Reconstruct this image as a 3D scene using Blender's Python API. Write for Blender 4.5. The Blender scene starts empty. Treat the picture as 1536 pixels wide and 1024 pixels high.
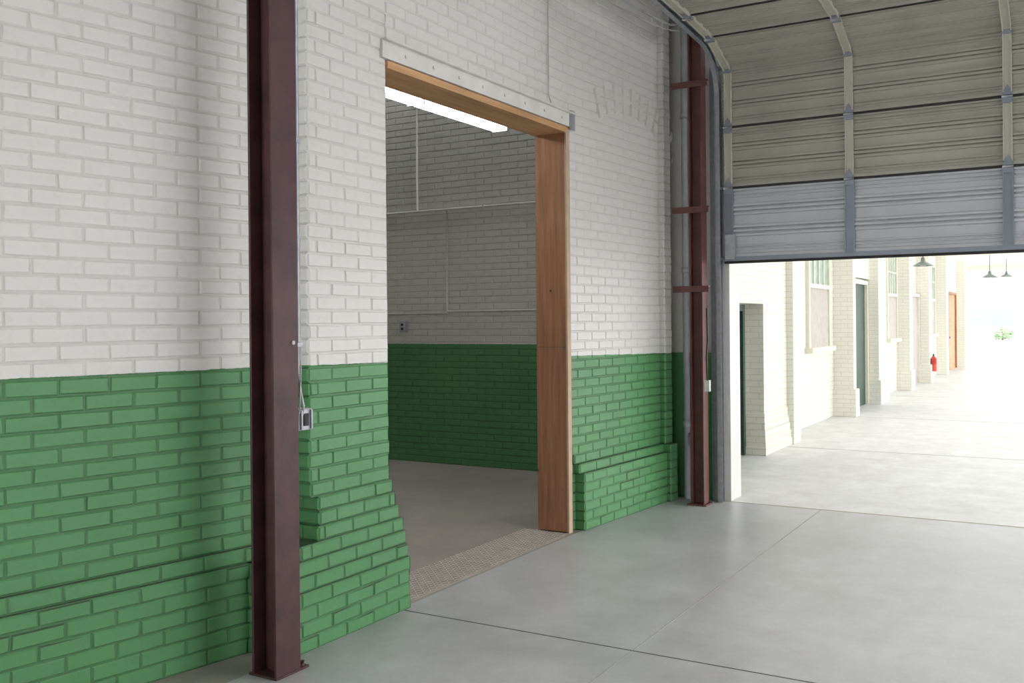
import bpy, math, random
from mathutils import Vector, Matrix
random.seed(7)
scene = bpy.context.scene

# ------------------------------------------------------------------ helpers
class MB:
    def __init__(s): s.v=[]; s.f=[]; s.m=[]; s.sm=[]
    def face(s, pts, m=0, smooth=False):
        n=len(s.v); s.v.extend([tuple(p) for p in pts]); s.f.append(tuple(range(n,n+len(pts)))); s.m.append(m); s.sm.append(smooth)
    def box(s,x0,x1,y0,y1,z0,z1,m=0,M=None):
        if x0>x1:x0,x1=x1,x0
        if y0>y1:y0,y1=y1,y0
        if z0>z1:z0,z1=z1,z0
        P=[Vector(p) for p in [(x0,y0,z0),(x1,y0,z0),(x1,y1,z0),(x0,y1,z0),(x0,y0,z1),(x1,y0,z1),(x1,y1,z1),(x0,y1,z1)]]
        if M is not None: P=[M@p for p in P]
        n=len(s.v); s.v.extend([tuple(p) for p in P])
        for f in [(0,3,2,1),(4,5,6,7),(0,1,5,4),(1,2,6,5),(2,3,7,6),(3,0,4,7)]:
            s.f.append(tuple(n+i for i in f)); s.m.append(m); s.sm.append(False)
    def cyl(s,p0,p1,r,m=0,n=12,r1=None,caps=True):
        p0=Vector(p0);p1=Vector(p1); r1=r if r1 is None else r1
        a=(p1-p0).normalized(); t=Vector((0,0,1)) if abs(a.z)<.9 else Vector((1,0,0))
        u=a.cross(t).normalized(); w=a.cross(u)
        b=len(s.v)
        for i in range(n):
            c=math.cos(2*math.pi*i/n); q=math.sin(2*math.pi*i/n)
            s.v.append(tuple(p0+u*c*r+w*q*r)); s.v.append(tuple(p1+u*c*r1+w*q*r1))
        for i in range(n):
            j=(i+1)%n
            s.f.append((b+2*i,b+2*j,b+2*j+1,b+2*i+1)); s.m.append(m); s.sm.append(True)
        if caps:
            s.f.append(tuple(b+2*i for i in range(n))); s.m.append(m); s.sm.append(False)
            s.f.append(tuple(b+2*i+1 for i in reversed(range(n)))); s.m.append(m); s.sm.append(False)
    def tube(s,pts,r,m=0,n=8):
        for a,b in zip(pts[:-1],pts[1:]): s.cyl(a,b,r,m,n)
    def build(s,name,mats,bevel=0):
        me=bpy.data.meshes.new(name); me.from_pydata(s.v,[],s.f); me.update()
        for mt in mats: me.materials.append(mt)
        me.polygons.foreach_set('material_index',s.m)
        me.polygons.foreach_set('use_smooth',s.sm)
        o=bpy.data.objects.new(name,me); scene.collection.objects.link(o)
        if bevel:
            b=o.modifiers.new('bevel','BEVEL'); b.width=bevel; b.segments=2; b.limit_method='ANGLE'
        return o

class NT:
    def __init__(s,name):
        s.mat=bpy.data.materials.new(name); s.mat.use_nodes=True
        s.t=s.mat.node_tree; s.n=s.t.nodes; s.l=s.t.links
        s.b=s.n['Principled BSDF']
    def new(s,t,**k):
        n=s.n.new(t)
        for a,b in k.items(): setattr(n,a,b)
        return n
    def link(s,a,b): s.l.new(a,b)
    def pos(s):
        return s.new('ShaderNodeNewGeometry')
    def noise(s,vec,scale,detail=4,rough=.55):
        n=s.new('ShaderNodeTexNoise'); n.inputs['Scale'].default_value=scale
        n.inputs['Detail'].default_value=detail; n.inputs['Roughness'].default_value=rough
        s.link(vec,n.inputs['Vector']); return n.outputs['Fac']
    def ramp(s,fac,p0,c0,p1,c1):
        r=s.new('ShaderNodeValToRGB'); e=r.color_ramp.elements
        e[0].position=p0;e[0].color=c0;e[1].position=p1;e[1].color=c1
        s.link(fac,r.inputs['Fac']); return r.outputs['Color']
    def mix(s,fac,a,b,mode='MIX'):
        m=s.new('ShaderNodeMix',data_type='RGBA',blend_type=mode)
        for i,x in ((0,fac),(6,a),(7,b)):
            if hasattr(x,'is_output'): s.link(x,m.inputs[i])
            else: m.inputs[i].default_value=x
        return m.outputs[2]
    def math(s,op,a,b=None,c=None,clamp=False):
        m=s.new('ShaderNodeMath',operation=op,use_clamp=clamp)
        for i,x in enumerate((a,b,c)):
            if x is None: continue
            if hasattr(x,'is_output'): s.link(x,m.inputs[i])
            else: m.inputs[i].default_value=x
        return m.outputs[0]
    def bump(s,h,strength=.3,dist=.01):
        b=s.new('ShaderNodeBump'); b.inputs['Strength'].default_value=strength; b.inputs['Distance'].default_value=dist
        s.link(h,b.inputs['Height']); s.link(b.outputs[0],s.b.inputs['Normal'])

def C(r,g,b): return (r,g,b,1)
def simple(name,col,rough=.5,metal=0,var=.12,scale=8,bump=0):
    t=NT(name); g=t.pos(); f=t.noise(g.outputs['Position'],scale)
    a=tuple(c*(1-var) for c in col)+(1,); b=tuple(min(1,c*(1+var)) for c in col)+(1,)
    t.link(t.ramp(f,.3,a,.7,b),t.b.inputs['Base Color'])
    t.b.inputs['Roughness'].default_value=rough; t.b.inputs['Metallic'].default_value=metal
    if bump: t.bump(t.noise(g.outputs['Position'],scale*8),bump,.004)
    return t.mat

WHITE=(.75,.74,.71); GREEN=(.10,.285,.112)
def painted(name,mul=1.0,z0=1.30,slope=0.0,x0=0,brick=False,white=WHITE,green=GREEN,haslow=True,ylim=None,dirt=True,gmul=None):
    if gmul is None: gmul=mul
    t=NT(name); g=t.pos(); P=g.outputs['Position']
    sp=t.new('ShaderNodeSeparateXYZ'); t.link(P,sp.inputs[0])
    n1=t.noise(P,1.3,5); n2=t.noise(P,22,5,.6); n3=t.noise(P,90,3)
    w=t.mix(n1,C(*[c*.94*mul for c in white]),C(*[min(.9,c*1.05*mul) for c in white]))
    gr=t.mix(n1,C(*[c*.80*gmul for c in green]),C(*[c*1.2*gmul for c in green]))
    col=w
    if haslow:
        lim=t.math('MULTIPLY_ADD',sp.outputs[0],slope,z0-slope*x0)
        lim=t.math('MULTIPLY_ADD',t.math('SUBTRACT',n2,.5),.016,lim)
        up=t.math('GREATER_THAN',sp.outputs[2],lim)
        if ylim is not None:
            up=t.math('MAXIMUM',up,t.math('LESS_THAN',sp.outputs[1],ylim))
        col=t.mix(up,gr,w)
    if dirt:
        d=t.ramp(n2,.28,C(.84,.83,.80),.48,C(1,1,1)); col=t.mix(.35,col,d,'MULTIPLY')
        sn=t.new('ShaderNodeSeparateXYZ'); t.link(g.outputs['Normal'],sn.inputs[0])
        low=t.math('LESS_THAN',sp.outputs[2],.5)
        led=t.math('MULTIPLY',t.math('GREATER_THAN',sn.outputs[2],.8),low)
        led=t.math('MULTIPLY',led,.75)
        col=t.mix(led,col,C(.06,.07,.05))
    h=t.math('ADD',t.math('MULTIPLY',n2,.6),t.math('MULTIPLY',n3,.3))
    if brick:
        cb=t.new('ShaderNodeCombineXYZ'); t.link(t.math('ADD',sp.outputs[0],sp.outputs[1]),cb.inputs[0]); t.link(sp.outputs[2],cb.inputs[1])
        br=t.new('ShaderNodeTexBrick'); t.link(cb.outputs[0],br.inputs['Vector'])
        br.inputs['Scale'].default_value=1; br.inputs['Brick Width'].default_value=.21; br.inputs['Row Height'].default_value=.068
        br.inputs['Mortar Size'].default_value=.006; br.inputs['Mortar Smooth'].default_value=.3
        br.inputs['Color1'].default_value=C(1,1,1);br.inputs['Color2'].default_value=C(.97,.97,.97);br.inputs['Mortar'].default_value=C(.80,.80,.78)
        col=t.mix(.8,col,br.outputs['Color'],'MULTIPLY')
        h=t.math('SUBTRACT',h,t.math('MULTIPLY',br.outputs['Fac'],1.2))
    t.link(col,t.b.inputs['Base Color']); t.b.inputs['Roughness'].default_value=.48
    t.bump(h,.5,.005)
    return t.mat

M_left=painted('painted_brick_left')
M_leftm=painted('painted_mortar_left',.87,gmul=.66)
M_main=painted('painted_brick_main',z0=1.295,slope=-.018,x0=4)
M_mainm=painted('painted_mortar_main',.87,z0=1.295,slope=-.018,x0=4,gmul=.66)
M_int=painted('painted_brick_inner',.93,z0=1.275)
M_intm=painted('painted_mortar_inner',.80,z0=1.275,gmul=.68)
M_back=painted('painted_wall_back',z0=1.23,ylim=2.66)
M_ext=painted('exterior_brick',haslow=False,brick=True,white=(.80,.78,.69),dirt=False)
M_plain=painted('white_plaster',haslow=False,dirt=False,white=(.75,.75,.73))

def concrete(name,a,b,rough=.5,brown=0):
    t=NT(name); P=t.pos().outputs['Position']
    n1=t.noise(P,.7,6,.6); n2=t.noise(P,3.2,8,.72); n3=t.noise(P,120,2)
    c=t.mix(t.math('MULTIPLY_ADD',n1,1.6,-.3,clamp=True),C(*a),C(*b))
    c=t.mix(.9,c,t.ramp(n2,.3,C(.74,.73,.715),.62,C(1,1,1)),'MULTIPLY')
    c=t.mix(.5,c,t.ramp(n3,.25,C(.85,.85,.85),.5,C(1,1,1)),'MULTIPLY')
    t.link(c,t.b.inputs['Base Color'])
    t.link(t.math('MULTIPLY_ADD',n2,.35,rough-.17),t.b.inputs['Roughness'])
    t.bump(t.math('ADD',n2,t.math('MULTIPLY',n3,.3)),.15,.003)
    return t.mat
M_floor=concrete('polished_concrete',(.43,.43,.438),(.60,.60,.608),.36)
M_floor2=concrete('dock_concrete',(.66,.655,.65),(.75,.745,.74))
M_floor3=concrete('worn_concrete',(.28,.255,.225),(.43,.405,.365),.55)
M_joint=simple('joint_dark',(.10,.10,.10),.9)
M_seam=simple('joint_pale',(.36,.35,.34),.9)
M_seam2=simple('threshold_strip',(.40,.36,.29),.9)

def wood(name,a,b,axis):
    t=NT(name); P=t.pos().outputs['Position']
    mp=t.new('ShaderNodeMapping'); t.link(P,mp.inputs['Vector'])
    sc=[14,14,14]; sc[axis]=.9; mp.inputs['Scale'].default_value=sc
    n=t.noise(mp.outputs[0],2.2,7,.6); n2=t.noise(P,2,3)
    c=t.ramp(n,.3,C(*a),.68,C(*b)); c=t.mix(.6,c,t.ramp(n2,.3,C(.75,.75,.75),.6,C(1,1,1)),'MULTIPLY')
    vo=t.new('ShaderNodeTexVoronoi'); vo.inputs['Scale'].default_value=3.2; t.link(P,vo.inputs['Vector'])
    c=t.mix(t.math('LESS_THAN',vo.outputs['Distance'],.045),c,C(.16,.06,.02))
    t.link(c,t.b.inputs['Base Color']); t.b.inputs['Roughness'].default_value=.6
    t.bump(n,.15,.003); return t.mat
M_woodV=wood('jamb_wood',(.30,.135,.065),(.48,.24,.13),2)
M_woodH=wood('header_wood',(.52,.28,.125),(.70,.42,.22),0)

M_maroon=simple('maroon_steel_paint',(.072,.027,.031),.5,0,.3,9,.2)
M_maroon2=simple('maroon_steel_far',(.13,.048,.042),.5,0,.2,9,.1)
M_galv=simple('galvanised_steel',(.42,.44,.47),.45,.5,.15,20)
M_steelp=simple('grey_painted_steel',(.46,.48,.50),.5,.1,.1,10)
M_lintel=simple('lintel_paint',(.72,.71,.67),.6,0,.08,6,.1)
M_cable=simple('cable_grey',(.55,.56,.55),.5)
M_dark=simple('dark_rubber',(.03,.03,.03),.7)
M_doorA=simple('door_panel_cream',(.43,.42,.355),.5,0,.08,3)
M_doorB=simple('door_panel_grey_lit',(.56,.575,.605),.45,0,.05,3)  # grey bottom section, made paler to paint in light from the floor
M_stileA=simple('door_stile_cream',(.58,.56,.47),.5,0,.06,5)
M_stileB=simple('door_stile_bluegrey',(.26,.29,.34),.45,.2,.08,5)
M_ceil=simple('roof_deck',(.50,.50,.48),.8,0,.15,2)
M_beam=simple('roof_beam_paint',(.14,.12,.11),.7,0,.2,2)
M_red=simple('red_paint',(.62,.06,.05),.35,0,.05)
M_gdoor=simple('dark_green_door',(.03,.065,.045),.5)
M_board=simple('boarded_panel',(.50,.455,.415),.7,0,.08)
M_pane=simple('green_tinted_pane',(.36,.48,.41),.2,0,.1)
M_creamp=simple('cream_trim_paint',(.76,.73,.62),.6,0,.04)
M_yel=simple('pale_yellow_beam',(.80,.77,.60),.6,0,.05)
M_shade=simple('lamp_shade_green',(.18,.21,.19),.4,.2)
M_leaf=simple('shrub_leaves',(.25,.36,.20),.7,0,.4,6)
t=NT('translucent_canopy'); tr=t.new('ShaderNodeBsdfTranslucent'); tr.inputs[0].default_value=C(.83,.84,.83)  # translucency added to the canopy so sky light brightens the dock floor
mx=t.new('ShaderNodeMixShader'); mx.inputs[0].default_value=.50; out=t.n['Material Output']
t.b.inputs['Base Color'].default_value=C(.85,.86,.85); wv=t.noise(t.pos().outputs['Position'],3); t.bump(wv,.2,.01)
t.link(t.b.outputs[0],mx.inputs[1]); t.link(tr.outputs[0],mx.inputs[2]); t.link(mx.outputs[0],out.inputs[0]); M_canopy=t.mat

# ------------------------------------------------------------------ brick builder
H=.068; L=.206; MT=.0072; DEP=.0060
def cap(mb,O,U,N,u0,u1,z0,z1,m=0):
    if u1-u0<.02: return
    j=lambda a:random.uniform(-a,a)
    g=MT/2; b=.0055
    fr=j(.0018)
    out=[(u0+g+j(.0022),z0+g+j(.0016)),(u1-g+j(.0022),z0+g+j(.0016)),(u1-g+j(.0022),z1-g+j(.0016)),(u0+g+j(.0022),z1-g+j(.0016))]
    cu=(u0+u1)/2; cz=(z0+z1)/2
    inn=[(u+(b if u<cu else -b),z+(b if z<cz else -b)) for u,z in out]
    n=len(mb.v)
    for (u,z) in out: mb.v.append(tuple(O+U*u+N*(-DEP)+Vector((0,0,z))))
    for (u,z) in inn: mb.v.append(tuple(O+U*u+N*(fr+j(.001))+Vector((0,0,z))))
    for f in [(4,5,6,7),(0,1,5,4),(1,2,6,5),(2,3,7,6),(3,0,4,7)]:
        mb.f.append(tuple(n+i for i in f)); mb.m.append(m); mb.sm.append(False)
def course(mb,O,U,N,u0,u1,i,off,thick,mb_m=1,brick_m=0,endL=False,endR=False,ztop=None,zbot=None):
    z0=i*H; z1=(i+1)*H
    if ztop is not None: z1=min(z1,ztop)
    if zbot is not None: z0=max(z0,zbot)
    if z1-z0<.002 or u1<=u0: return
    F=O+N*off; dep=DEP
    A=[F+U*u0-N*dep, F+U*u1-N*dep, F+U*u1-N*(thick+off), F+U*u0-N*(thick+off)]
    n=len(mb.v)
    for z in (z0,z1):
        for p in A: mb.v.append((p.x,p.y,z))
    for f in [(0,3,2,1),(4,5,6,7),(0,1,5,4),(1,2,6,5),(2,3,7,6),(3,0,4,7)]:
        mb.f.append(tuple(n+k for k in f)); mb.m.append(mb_m); mb.sm.append(False)
    if z1-z0<.025: return
    ph=0 if i%2 else L/2
    k=math.floor((u0-ph)/L)
    u=k*L+ph
    cuts=[u0]
    while True:
        u+=L
        if u>=u1-.04: break
        if u-cuts[-1]>.04: cuts.append(u)
    cuts.append(u1)
    for a,b in zip(cuts[:-1],cuts[1:]): cap(mb,F,U,N,a,b,z0,z1,brick_m)
    T=thick+off
    for flag,ue,NN in ((endL,u0,-U),(endR,u1,U)):
        if flag:
            Oe=F+U*ue+NN*.005
            ds=[0,.1,.20,.3] if i%2 else [0,.20,.3]
            ds=[d for d in ds if d<T-.04]+[T]
            for a,b in zip(ds[:-1],ds[1:]): cap(mb,Oe,-N,NN,a,b,z0,z1,brick_m)
ZC=4.7
NC=int(ZC/H)+1
def lerp(a,b,t): t=max(0,min(1,t)); return a+(b-a)*t

mb=MB()
ang=math.radians(11); U=Vector((-math.cos(ang),math.sin(ang),0)); N=Vector((-math.sin(ang),-math.cos(ang),0))
O=Vector((3.50,3.262,0))
for i in range(NC):
    off=.040 if i<6 else (.022 if i==6 else 0)
    course(mb,O,U,N,0,6.5,i,off,.25,ztop=ZC)
mb.build('wall_left',[M_left,M_leftm])

mb=MB(); U=Vector((1,0,0)); N=Vector((0,-1,0)); O=Vector((0,3.13,0)); TH=.24
ra=math.radians(4.5); U2=Vector((math.cos(ra),-math.sin(ra),0)); N2=Vector((-math.sin(ra),-math.cos(ra),0)); O2=Vector((6.15,3.13,0))
for i in range(NC):
    z0=i*H
    off=lerp(.08,0,(z0-.20)/.50)
    x0=3.2 if i<6 else {6:3.33,7:3.46,8:3.485,9:3.49,10:3.45}.get(i,3.44+(.008 if i%2 else 0))
    x1=lerp(4.116,4.05,max(0,(z0-.36))/.26)+(.006 if i%3==0 and i<14 else 0)
    course(mb,O,U,N,x0,x1,i,off,TH,endL=True,endR=True,ztop=ZC)
    ro=.06 if i<6 else (.03 if i==6 else 0)
    ur=.095 if i<6 else {6:.075,7:.05,8:.02}.get(i,0)
    if ur>0: course(mb,O2,U2,N2,0,ur,i,-.02,TH)
    course(mb,O2,U2,N2,ur,1.44,i,ro,TH,endL=True,ztop=ZC)
    if z0+H>2.98:
        course(mb,O,U,N,4.05,6.15,i,0,TH,zbot=2.98,ztop=ZC)
    course(mb,O2,U2,N2,1.44,1.57,i,.09 if i<7 else .045,.24,endL=True,endR=True,ztop=ZC)
for k in range(13):
    a=math.radians(112-k*6.2); cx,cz,R=6.95,1.95,1.22
    for rr in (0,.12):
        px=cx+math.cos(a)*(R+rr)+.1
        M=Matrix.Translation((px,3.120-(px-6.15)*math.tan(ra),cz+math.sin(a)*(R+rr)))@Matrix.Rotation(-(a-math.pi/2),4,'Y')
        mb.box(-.028,.028,-.006,.03,-.05,.05,0,M)
mb.build('wall_center',[M_main,M_mainm])

mb=MB()
mb.box(7.83,8.10,2.50,3.45,0,ZC)
mb.box(7.83,8.10,-3.05,2.50,3.72,ZC)
mb.box(7.83,8.10,-9,-3.05,0,ZC)
mb.build('wall_back',[M_back])

mb=MB(); O=Vector((8.5,3.46,0)); U=Vector((0,1,0)); N=Vector((-1,0,0))
for i in range(NC): course(mb,O,U,N,0,5.6,i,0,.2,ztop=ZC)
mb.build('wall_inner_far',[M_int,M_intm])
mb=MB(); mb.box(1.5,8.7,9.05,9.25,0,ZC); mb.build('wall_inner_back',[M_int])
mb=MB(); mb.box(1.2,1.5,3.9,9.25,0,ZC); mb.build('wall_inner_near',[M_int])
mb=MB(); mb.box(7.6,8.7,3.38,3.45,0,ZC); mb.build('wall_inner_front',[M_int])

# floors
mb=MB(); mb.box(-9,7.80,-9,3.09,-.2,0)
mb.box(4.062,4.070,-9,3.05,-.001,.0012,1)
mb.box(-9,7.80,1.763,1.768,-.001,.0012,2)
mb.box(-9,7.80,-2.6,-2.595,-.001,.0012,2)
mb.box(.5,.508,-9,3.05,-.001,.0012,1)
mb.build('floor',[M_floor,M_joint,M_seam])
mb=MB(); mb.box(7.815,90,-12,3.6,-.2,-.001); mb.box(7.795,7.82,-9,3.05,-.2,.001,2)
for x in (11.5,15.5,20,25,31): mb.box(x,x+.012,-12,3.1,-.01,.0006,1)
mb.build('floor_loading_dock',[M_floor2,M_seam,M_seam2])
mb=MB(); mb.box(1.2,8.7,3.09,9.25,-.2,0); mb.build('floor_inner_room',[M_floor3])
# ceiling with an unseen opening, added to light the floor from above
mb=MB(); mb.box(-9,8.1,-1.2,9.25,ZC,ZC+.15); mb.box(-9,8.1,-9,-7,ZC,ZC+.15)
for a,b in ((-9,3.2),(7.3,8.1)): mb.box(a,b,-7,-1.2,ZC,ZC+.15)
mb.build('ceiling',[M_ceil,M_beam])
mb=MB()
for x in (-4.5,-1.3,1.7,4.6,7.3): mb.box(x-.06,x+.06,-9,2.8,ZC-.3,ZC-.01,0)
mb.build('roof_beams',[M_beam])
mb=MB()
mb.box(-9,8.1,-9.2,-9,4.0,ZC)
for a,b in ((-9,-3),(-1.8,3.2),(7.6,8.1)): mb.box(a,b,-9.2,-9,0,4.0)
mb.build('wall_right',[M_plain])
mb=MB(); mb.box(-9.2,-9,-9.2,4.6,0,ZC); mb.build('wall_rear',[M_plain])

# ------------------------------------------------------------------ steel columns
def hcol(mb,x0,x1,y0,y1,z0,z1,tf=.012,tw=.009):
    mb.box(x0,x1,y0,y0+tf,z0,z1); mb.box(x0,x1,y1-tf,y1,z0,z1)
    xc=(x0+x1)/2; mb.box(xc-tw/2,xc+tw/2,y0+tf,y1-tf,z0,z1)
mb=MB()
hcol(mb,2.995,3.143,2.92,3.06,.01,ZC-.01)
mb.box(2.995,3.195,2.918,3.08,0,.010)
for x,y in ((3.172,2.94),(3.172,3.05)): mb.cyl((x,y,.01),(x,y,.03),.011,0,6)
mb.cyl((3.11,2.918,1.42),(3.11,2.913,1.42),.007,1,10)
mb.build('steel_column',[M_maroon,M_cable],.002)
mb=MB()
hcol(mb,7.52,7.64,2.625,2.735,.012,ZC-.01)
mb.box(7.49,7.67,2.60,2.76,0,.012)
for z in (3.42,2.40,1.756):
    mb.box(7.512,7.52,2.57,2.875,z-.026,z+.026); mb.box(7.52,7.55,2.57,2.875,z+.018,z+.026)
    for y in (2.59,2.84): mb.cyl((7.512,y,z),(7.502,y,z),.008,0,6)
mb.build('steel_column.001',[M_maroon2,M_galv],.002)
mb=MB(); mb.cyl((7.79,2.865,0),(7.79,2.865,ZC),.028)
for z in (.6,1.9,3.2): mb.cyl((7.79,2.865,z),(7.79,2.865,z+.05),.035)
mb.tube([(7.79,2.865,.55),(7.76,2.81,.55),(7.76,2.81,.45)],.01)
mb.build('downpipe',[M_steelp])

mb=MB()
mb.tube([(3.166,2.942,ZC-.3),(3.166,2.942,1.42)],.012,0,12)
mb.tube([(3.166,2.942,1.42),(3.168,2.942,1.28),(3.185,2.945,1.2),(3.205,2.948,1.14),(3.210,2.955,1.10)],.006,2)
mb.tube([(3.172,2.935,1.5),(3.176,2.935,1.3),(3.168,2.935,1.15),(3.18,2.95,1.11)],.0035,2)
mb.box(3.1435,3.27,2.96,3.01,1.03,1.125,1)
mb.box(3.18,3.265,2.953,2.96,1.032,1.122,0)
for a,b in ((3.187,3.196),(3.25,3.259)): mb.box(a,b,2.943,2.953,1.035,1.12,0)
mb.box(3.208,3.238,2.947,2.953,1.05,1.105,3)
for z in (1.41,2.3,3.2): mb.box(3.1435,3.181,2.926,2.958,z-.01,z+.01,0)
mb.build('electrical_box',[M_galv,M_steelp,M_cable,M_dark],.0015)

# ------------------------------------------------------------------ doorway
mb=MB()
mb.box(6.10,6.145,3.135,3.375,0.008,2.84,0)
mb.box(6.094,6.148,3.120,3.135,.0,2.86,1)
mb.box(4.055,6.145,3.122,3.385,2.84,2.88,2)
mb.box(6.0985,6.101,3.135,3.37,1.319,1.321,3)
mb.build('wooden_door_frame',[M_woodV,simple('weathered_edge',(.55,.42,.30),.7),M_woodH,M_dark],.002)
mb=MB()
mb.box(4.0,6.22,3.112,3.37,2.885,2.985,0)
mb.box(4.0,6.22,3.085,3.112,2.975,2.985,0)
mb.box(6.13,6.19,3.095,3.112,2.86,3.0,1)
for k in range(8): mb.cyl((4.2+k*.26,3.112,2.93),(4.2+k*.26,3.104,2.93),.009,0,8)
mb.build('door_lintel',[M_lintel,M_galv],.002)
mb=MB(); mb.box(4.13,6.09,3.12,3.48,0,.004,0)
for a in range(65):
    for b in range(12):
        x=4.15+a*.030; y=3.135+b*.03
        M=Matrix.Translation((x,y,.0045))@Matrix.Rotation(math.radians(45 if (a+b)%2 else -45),4,'Z')
        mb.box(-.012,.012,-.003,.003,0,.002,1,M)
M_tread=simple('tread_plate',(.36,.31,.27),.5,.1,.15,12)
M_tread2=simple('tread_lugs',(.70,.66,.61),.4,.2,.1,12)
mb.build('tread_plate',[M_tread,M_tread2])
te=NT('lamp_tube_glow'); te.b.inputs['Emission Color'].default_value=C(1,.98,.95); te.b.inputs['Emission Strength'].default_value=16
def fluo(name,x0,x1,y,z):
    mb=MB()
    mb.box(x0,x1,y-.07,y+.07,z,z+.045,0)
    mb.face([(x0,y-.07,z),(x1,y-.07,z),(x1,y-.10,z-.035),(x0,y-.10,z-.035)],0)
    mb.face([(x0,y+.07,z),(x1,y+.07,z),(x1,y+.10,z-.035),(x0,y+.10,z-.035)],0)
    for d in (-.04,.04): mb.cyl((x0+.03,y+d,z-.035),(x1-.03,y+d,z-.035),.019,1)
    for x in (x0+.01,x1-.02): mb.box(x-.015,x+.015,y-.07,y+.07,z-.055,z,2)
    for x in (x0+.35,x1-.5): mb.cyl((x,y,z+.045),(x,y,ZC-.002),.004,2,6)
    xm=(x0+x1)/2; mb.box(xm-.01,xm+.01,y-.07,y+.07,z-.06,z,2)
    mb.build(name,[M_lintel,te.mat,M_galv])
fluo('fluorescent_light',4.35,6.68,4.0,3.085)
fluo('added_fill_light',3.0,5.4,6.6,3.6)  # unseen second fixture, added to brighten the inner room
mb=MB(); X=8.485
mb.tube([(X,3.5,2.70),(X,9.0,2.70)],.011); mb.tube([(X,5.77,2.70),(X,5.77,1.62)],.010)
mb.tube([(X,5.77,1.62),(X,3.5,1.62)],.010); mb.tube([(X,6.15,ZC),(X,6.15,2.70)],.010)
mb.tube([(X,5.77,1.60),(X,9.0,1.60)],.010)
for y in (4.2,5.3,7): mb.box(X-.015,X+.015,y,y+.02,2.68,2.72)
mb.build('wall_conduit',[M_int])
mb=MB(); mb.box(8.45,8.5,6.30,6.38,1.40,1.52,0); mb.box(8.445,8.45,6.325,6.355,1.425,1.45,1); mb.box(8.445,8.45,6.325,6.355,1.47,1.495,1)
mb.build('wall_outlet',[M_steelp,M_dark],.002)
mb=MB(); mb.tube([(5.83,3.115,3.05),(5.83,3.115,4.2)],.004); mb.tube([(5.83,3.115,3.05),(5.86,3.11,3.0)],.004); mb.build('hanging_cable',[M_cable])

# ------------------------------------------------------------------ overhead door
def ribprofile():
    pr=[(0,0),(.02,.0),(.03,.022),(.075,.022),(.085,0)]
    def rib(c,w,d): return [(c-w,0),(c-w*.6,d),(c+w*.6,d),(c+w,0)]
    for c in (.14,.185): pr+=rib(c,.014,.014)
    for c in (.34,.40,.46): pr+=rib(c,.024,.022)
    for c in (.64,.70,.76): pr+=rib(c,.024,.022)
    for c in (.875,.92): pr+=rib(c,.014,.014)
    pr+=[(.955,.0),(.965,.022),(1,.022)]
    return pr
path=[(7.78,2.0),(7.78,2.58),(7.78,3.08),(7.775,3.57),(7.31,3.735),(6.81,3.77),(6.31,3.785),(5.81,3.80)]
YL,YR=2.52,-2.95
stY=[2.475,1.52,.43,-.66,-1.75,-2.90]
mb=MB()
for k,(a,b) in enumerate(zip(path[:-1],path[1:])):
    A=Vector((a[0],0,a[1]));B=Vector((b[0],0,b[1])); T=(B-A); ln=T.length; T.normalize()
    Nn=Vector((-abs(T.z),0,T.x if T.x<0 else -abs(T.x))).normalized()
    if k<3: Nn=Vector((-1,0,0))
    pr=ribprofile(); mi=1 if k==0 else 0
    for (t0,d0),(t1,d1) in zip(pr[:-1],pr[1:]):
        p=A+T*ln*t0+Nn*d0; q=A+T*ln*t1+Nn*d1
        mb.face([(p.x,YL,p.z),(p.x,YR,p.z),(q.x,YR,q.z),(q.x,YL,q.z)],mi)
    p=A-Nn*.035; q=B-Nn*.035
    mb.face([(p.x,YL,p.z),(p.x,YR,p.z),(q.x,YR,q.z),(q.x,YL,q.z)],mi)
    for y in (YL,YR):
        mb.face([(A.x,y,A.z),(B.x,y,B.z),(q.x,y,q.z),(p.x,y,p.z)],mi)
    M=Matrix((( Nn.x,0,T.x,A.x),(Nn.y,1,T.y,0),(Nn.z,0,T.z,A.z),(0,0,0,1)))
    for y in stY:
        sm=3 if k==0 else 2; w=.036 if k==0 else .030
        mb.box(.008,.028,y-w,y+w,.01,ln-.01,sm,M)
        mb.box(.028,.042,y-w,y-w+.008,.01,ln-.01,sm,M); mb.box(.028,.042,y+w-.008,y+w,.01,ln-.01,sm,M)
        mb.box(.030,.046,y-.034,y+.034,ln-.045,ln+.03,3,M)
        pts=[M@Vector((.042,y-.034,ln+.03)),M@Vector((.042,y+.034,ln+.03)),M@Vector((.042,y,ln+.085))]
        mb.face(pts,3)
        mb.cyl(M@Vector((.05,y-.036,ln)),M@Vector((.05,y+.036,ln)),.011,4,8)
    mb.box(.020,.030,YR,YL,ln-.006,ln+.006,5,M)
mb.box(7.745,7.82,YR,YL,1.985,2.02,3); mb.box(7.765,7.80,YR,YL,1.965,1.985,5)
mb.box(7.725,7.755,2.42,2.50,2.0,2.20,4)
mb.build('overhead_door',[M_doorA,M_doorB,M_stileA,M_stileB,M_galv,M_dark])

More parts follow.
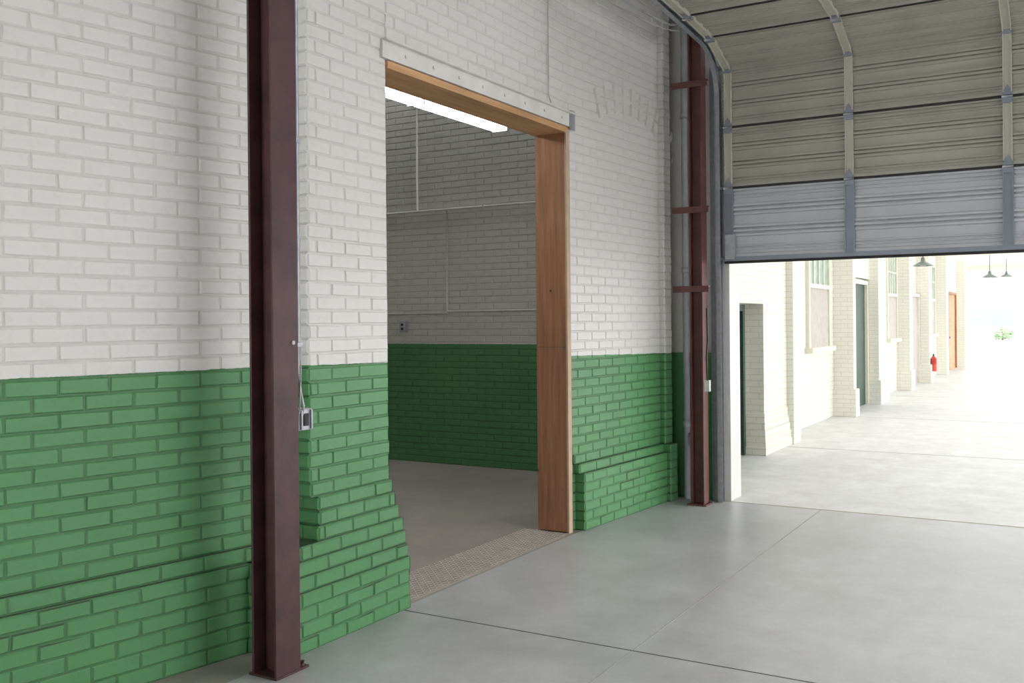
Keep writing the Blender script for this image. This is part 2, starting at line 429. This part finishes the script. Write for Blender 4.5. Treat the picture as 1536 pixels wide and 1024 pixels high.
def track(mb,y,sgn):
    pts=[(7.755,0),(7.755,1.0),(7.755,2.2),(7.755,3.30)]
    for k in range(1,9):
        a=math.radians(k*90/8*.97); R=.42
        pts.append((7.755-R+R*math.cos(a),3.30+R*math.sin(a)))
    pts+= [(6.0,3.80),(3.9,3.86)]
    for (x0,z0),(x1,z1) in zip(pts[:-1],pts[1:]):
        A=Vector((x0,y,z0));B=Vector((x1,y,z1));T=(B-A);ln=T.length;T.normalize();Q=T.cross(Vector((0,1,0)))
        M=Matrix(((Q.x,0,T.x,A.x),(Q.y,1,T.y,A.y),(Q.z,0,T.z,A.z),(0,0,0,1)))
        mb.box(-.03,.03,0,.004*sgn,-.002,ln+.002,0,M)
        for q in (-.03,.027): mb.box(q,q+.003,0,-.035*sgn,-.002,ln+.002,0,M)
    mb.box(7.79,7.828,y,y+.07*sgn,0,3.6,0); mb.box(7.74,7.828,y+.0*sgn,y+.006*sgn,0,3.6,0)
mb=MB(); track(mb,2.575,1); track(mb,-3.0,-1)
for z in (2.0,2.58,3.08,3.57):
    mb.cyl((7.755,2.50,z+.01),(7.755,2.58,z+.01),.014,0,10)
mb.box(5.4,5.43,2.57,2.60,3.82,ZC-.02,0); mb.box(6.85,6.88,2.57,2.60,3.78,ZC-.02,0)
mb.tube([(7.73,2.545,2.02),(7.73,2.545,3.4)],.003,1)
mb.build('door_track',[M_galv,M_cable])
mb=MB()
mb.tube([(7.6,2.9,4.15),(7.55,2.85,4.0),(7.5,2.82,3.92),(7.3,2.8,3.86),(6.9,2.88,3.88),(6.3,3.05,3.98),(5.6,3.1,4.2)],.009)
mb.tube([(7.6,2.9,4.1),(7.5,2.80,3.86),(7.2,2.8,3.80),(6.6,2.98,3.86),(5.9,3.08,4.05),(5.2,3.1,4.4)],.006)
mb.build('loose_cable',[M_cable])
mb=MB(); mb.tube([(7.49,2.58,1.6),(7.47,2.57,1.35),(7.5,2.59,1.2),(7.46,2.57,1.02)],.006,0)
mb.box(7.48,7.515,2.56,2.60,.93,1.02,1); mb.build('pull_cord_switch',[M_dark,M_lintel])

# ------------------------------------------------------------------ exterior dock
mb=MB()
def eb(*a): mb.box(*a)
YF,YB=3.05,3.30
eb(8.10,9.0,3.05,3.6,0,3.3)
eb(8.10,36,YB,3.6,0,3.3)
eb(9.0,10.76,3.05,3.30,1.68,3.3)
eb(10.76,11.75,3.05,3.30,0,3.3)
eb(11.75,12.08,2.97,3.30,0,3.3)
eb(15.5,15.7,3.0,3.30,0,3.3)
eb(17.98,18.75,3.05,3.30,0,3.3)
eb(15.7,18.0,3.2,3.3,2.2,3.3)
eb(21.6,22.0,3.05,3.30,0,3.3)
eb(24.4,24.9,3.02,3.30,0,3.3)
eb(28.1,28.6,3.05,3.30,0,3.3)
eb(33.0,33.5,3.05,3.30,0,3.3)
for i in range(5): eb(10.76-.03*(5-i),11.75,3.05-.012*(5-i),3.30,i*.09,(i+1)*.09)
for (a,b,c) in ((15.5,15.7,3.0),(17.98,18.75,3.05),(21.6,22.0,3.05),(24.4,24.9,3.02)): eb(a-.06,b+.03,c-.04,3.3,0,.42)
mb.build('wall_exterior',[M_ext])
def window(name,x0,x1,z0,zm,z1,y=3.30):
    mb=MB(); f=.07
    mb.box(x0,x0+f,y-.05,y,z0,z1,0); mb.box(x1-f,x1,y-.05,y,z0,z1,0); mb.box(x0+f,x1-f,y-.05,y,z1-f,z1,0)
    mb.box(x0+f,x1-f,y-.05,y,zm-.03,zm+.03,0); mb.box(x0-.06,x1+.06,y-.11,y,z0-.07,z0,0)
    mb.box(x0+f,x1-f,y-.025,y-.005,z0,zm-.03,1); mb.box(x0+f,x1-f,y-.02,y-.005,zm+.03,z1-f,2)
    for k in (1,2,3):
        xx=x0+f+(x1-x0-2*f)*k/4; mb.box(xx-.015,xx+.015,y-.04,y-.02,zm+.03,z1-f,0)
    zz=(zm+z1)/2; mb.box(x0+f,x1-f,y-.04,y-.02,zz-.015,zz+.015,0)
    mb.build(name,[M_creamp,M_board,M_pane])
window('window_1',13.75,15.1,1.10,1.98,2.9)
window('window_2',20.2,21.4,1.10,1.98,2.9)
window('window_3',26.3,27.6,1.1,1.98,2.9)
def edoor(name,x0,x1,z1,mat,y=3.298,fm=None):
    mb=MB(); f=.07
    mb.box(x0,x1,y-.03,y,0,z1,0)
    mb.box(x0-f,x0,y-.08,y,0,z1+f,1); mb.box(x1,x1+f,y-.08,y,0,z1+f,1); mb.box(x0,x1,y-.08,y,z1,z1+f,1)
    mb.box(x0+.15,x1-.15,y-.04,y-.03,.2,z1*.45,0); mb.box(x0+.15,x1-.15,y-.04,y-.03,z1*.52,z1-.15,0)
    mb.cyl((x0+.1,y-.03,.95),(x0+.1,y-.1,.95),.03,2)
    mb.build(name,[mat,fm or M_creamp,M_galv])
edoor('door_1',9.15,10.55,1.60,M_gdoor,fm=M_gdoor)
edoor('door_2',16.3,17.88,2.1,M_gdoor)
edoor('door_3',22.7,24.3,2.0,M_board)
edoor('door_4',30.3,32.2,2.2,M_woodH,fm=M_woodV)
mb=MB(); mb.box(8.1,80,-6.5,3.6,3.3,3.33,0)
for x in (12,19,27,36,47,60,76): mb.box(x,x+.2,-6.5,3.3,3.1,3.3,1)
mb.box(8.1,80,-6.6,-6.4,3.0,3.3,1)
for x in (12,19,27,36,47,60,76): mb.box(x,x+.2,-6.6,-6.4,0,3.0,1)
mb.build('ceiling_canopy',[M_canopy,M_yel])
def pend(name,x,y,z,r):
    mb=MB(); mb.cyl((x,y,z),(x,y,z+r*.45),r,0,24,r1=r*.22,caps=False); mb.cyl((x,y,z+r*.45),(x,y,z+r*.8),r*.22,0,16,r1=r*.16)
    mb.cyl((x,y,z+r*.8),(x,y,3.3),.012,0,8); mb.cyl((x,y,z),(x,y,z+.06),r*.25,1,12)
    mb.build(name,[M_shade,M_lintel])
pend('pendant_lamp',19.4,2.5,2.48,.19); pend('pendant_lamp.001',28.0,2.0,2.55,.22); pend('pendant_lamp.002',33.0,1.9,2.75,.2)
mb=MB(); x,y=24.6,2.955
mb.cyl((x,y,.26),(x,y,.56),.065,0,16); mb.cyl((x,y,.56),(x,y,.62),.065,0,16,r1=.02); mb.cyl((x,y,.62),(x,y,.66),.018,1,10)
mb.box(x-.06,x+.02,y-.01,y+.01,.65,.67,1); mb.tube([(x+.02,y,.64),(x+.085,y,.58),(x+.085,y,.36)],.009,1)
mb.box(x-.04,x+.04,y+.05,y+.065,.34,.5,1)
mb.build('fire_extinguisher',[M_red,M_dark])
M_far=simple('distant_render',(.75,.75,.75),.8); M_glass=simple('distant_glass',(.20,.24,.27),.3)
mb=MB(); mb.box(95,100,-40,25,-.2,5,0)
for k in range(8): mb.box(94.9,95,-30+k*5,-26.5+k*5,.8,2.3,1)
mb.build('distant_building',[M_far,M_glass])
mb=MB()
for k in range(160):
    v=Vector((random.gauss(0,1),random.gauss(0,1),random.gauss(0,1))).normalized()*random.uniform(.5,1)
    c=Vector((82+v.x*.8,5.0+v.y*.8,.3+v.z*.5)); a=Vector((random.gauss(0,1),random.gauss(0,1),random.gauss(0,1))).normalized(); b=a.orthogonal().normalized()
    mb.face([c-a*.16,c+b*.09,c+a*.16,c-b*.09],0)
mb.cyl((82,5.0,-.2),(82,5.0,.5),.05,1)
mb.build('shrub',[M_leaf,M_woodV])
mb=MB(); mb.box(90,130,-60,60,-.3,-.2); mb.box(36,90,3.6,60,-.3,-.2); mb.box(-60,130,-60,-12,-.3,-.2); mb.build('ground',[M_floor2])

# ------------------------------------------------------------------ light
w=bpy.data.worlds.new('overcast'); scene.world=w; w.use_nodes=True
bg=w.node_tree.nodes['Background']; bg.inputs[0].default_value=(.985,.985,1,1); bg.inputs[1].default_value=5.5
scene.view_settings.view_transform='Standard'

# ------------------------------------------------------------------ camera
cam=bpy.data.cameras.new('camera'); co=bpy.data.objects.new('camera',cam); scene.collection.objects.link(co)
cam.sensor_width=36; cam.lens=1450/1536*36; cam.shift_y=-29/1536; cam.clip_end=300
R=Matrix.Rotation(math.radians(30.4-90),4,'Z')@Matrix.Rotation(math.radians(90),4,'X')@Matrix.Rotation(math.radians(-.5),4,'Z')
co.matrix_world=Matrix.Translation((0,0,1.5))@R
scene.camera=co
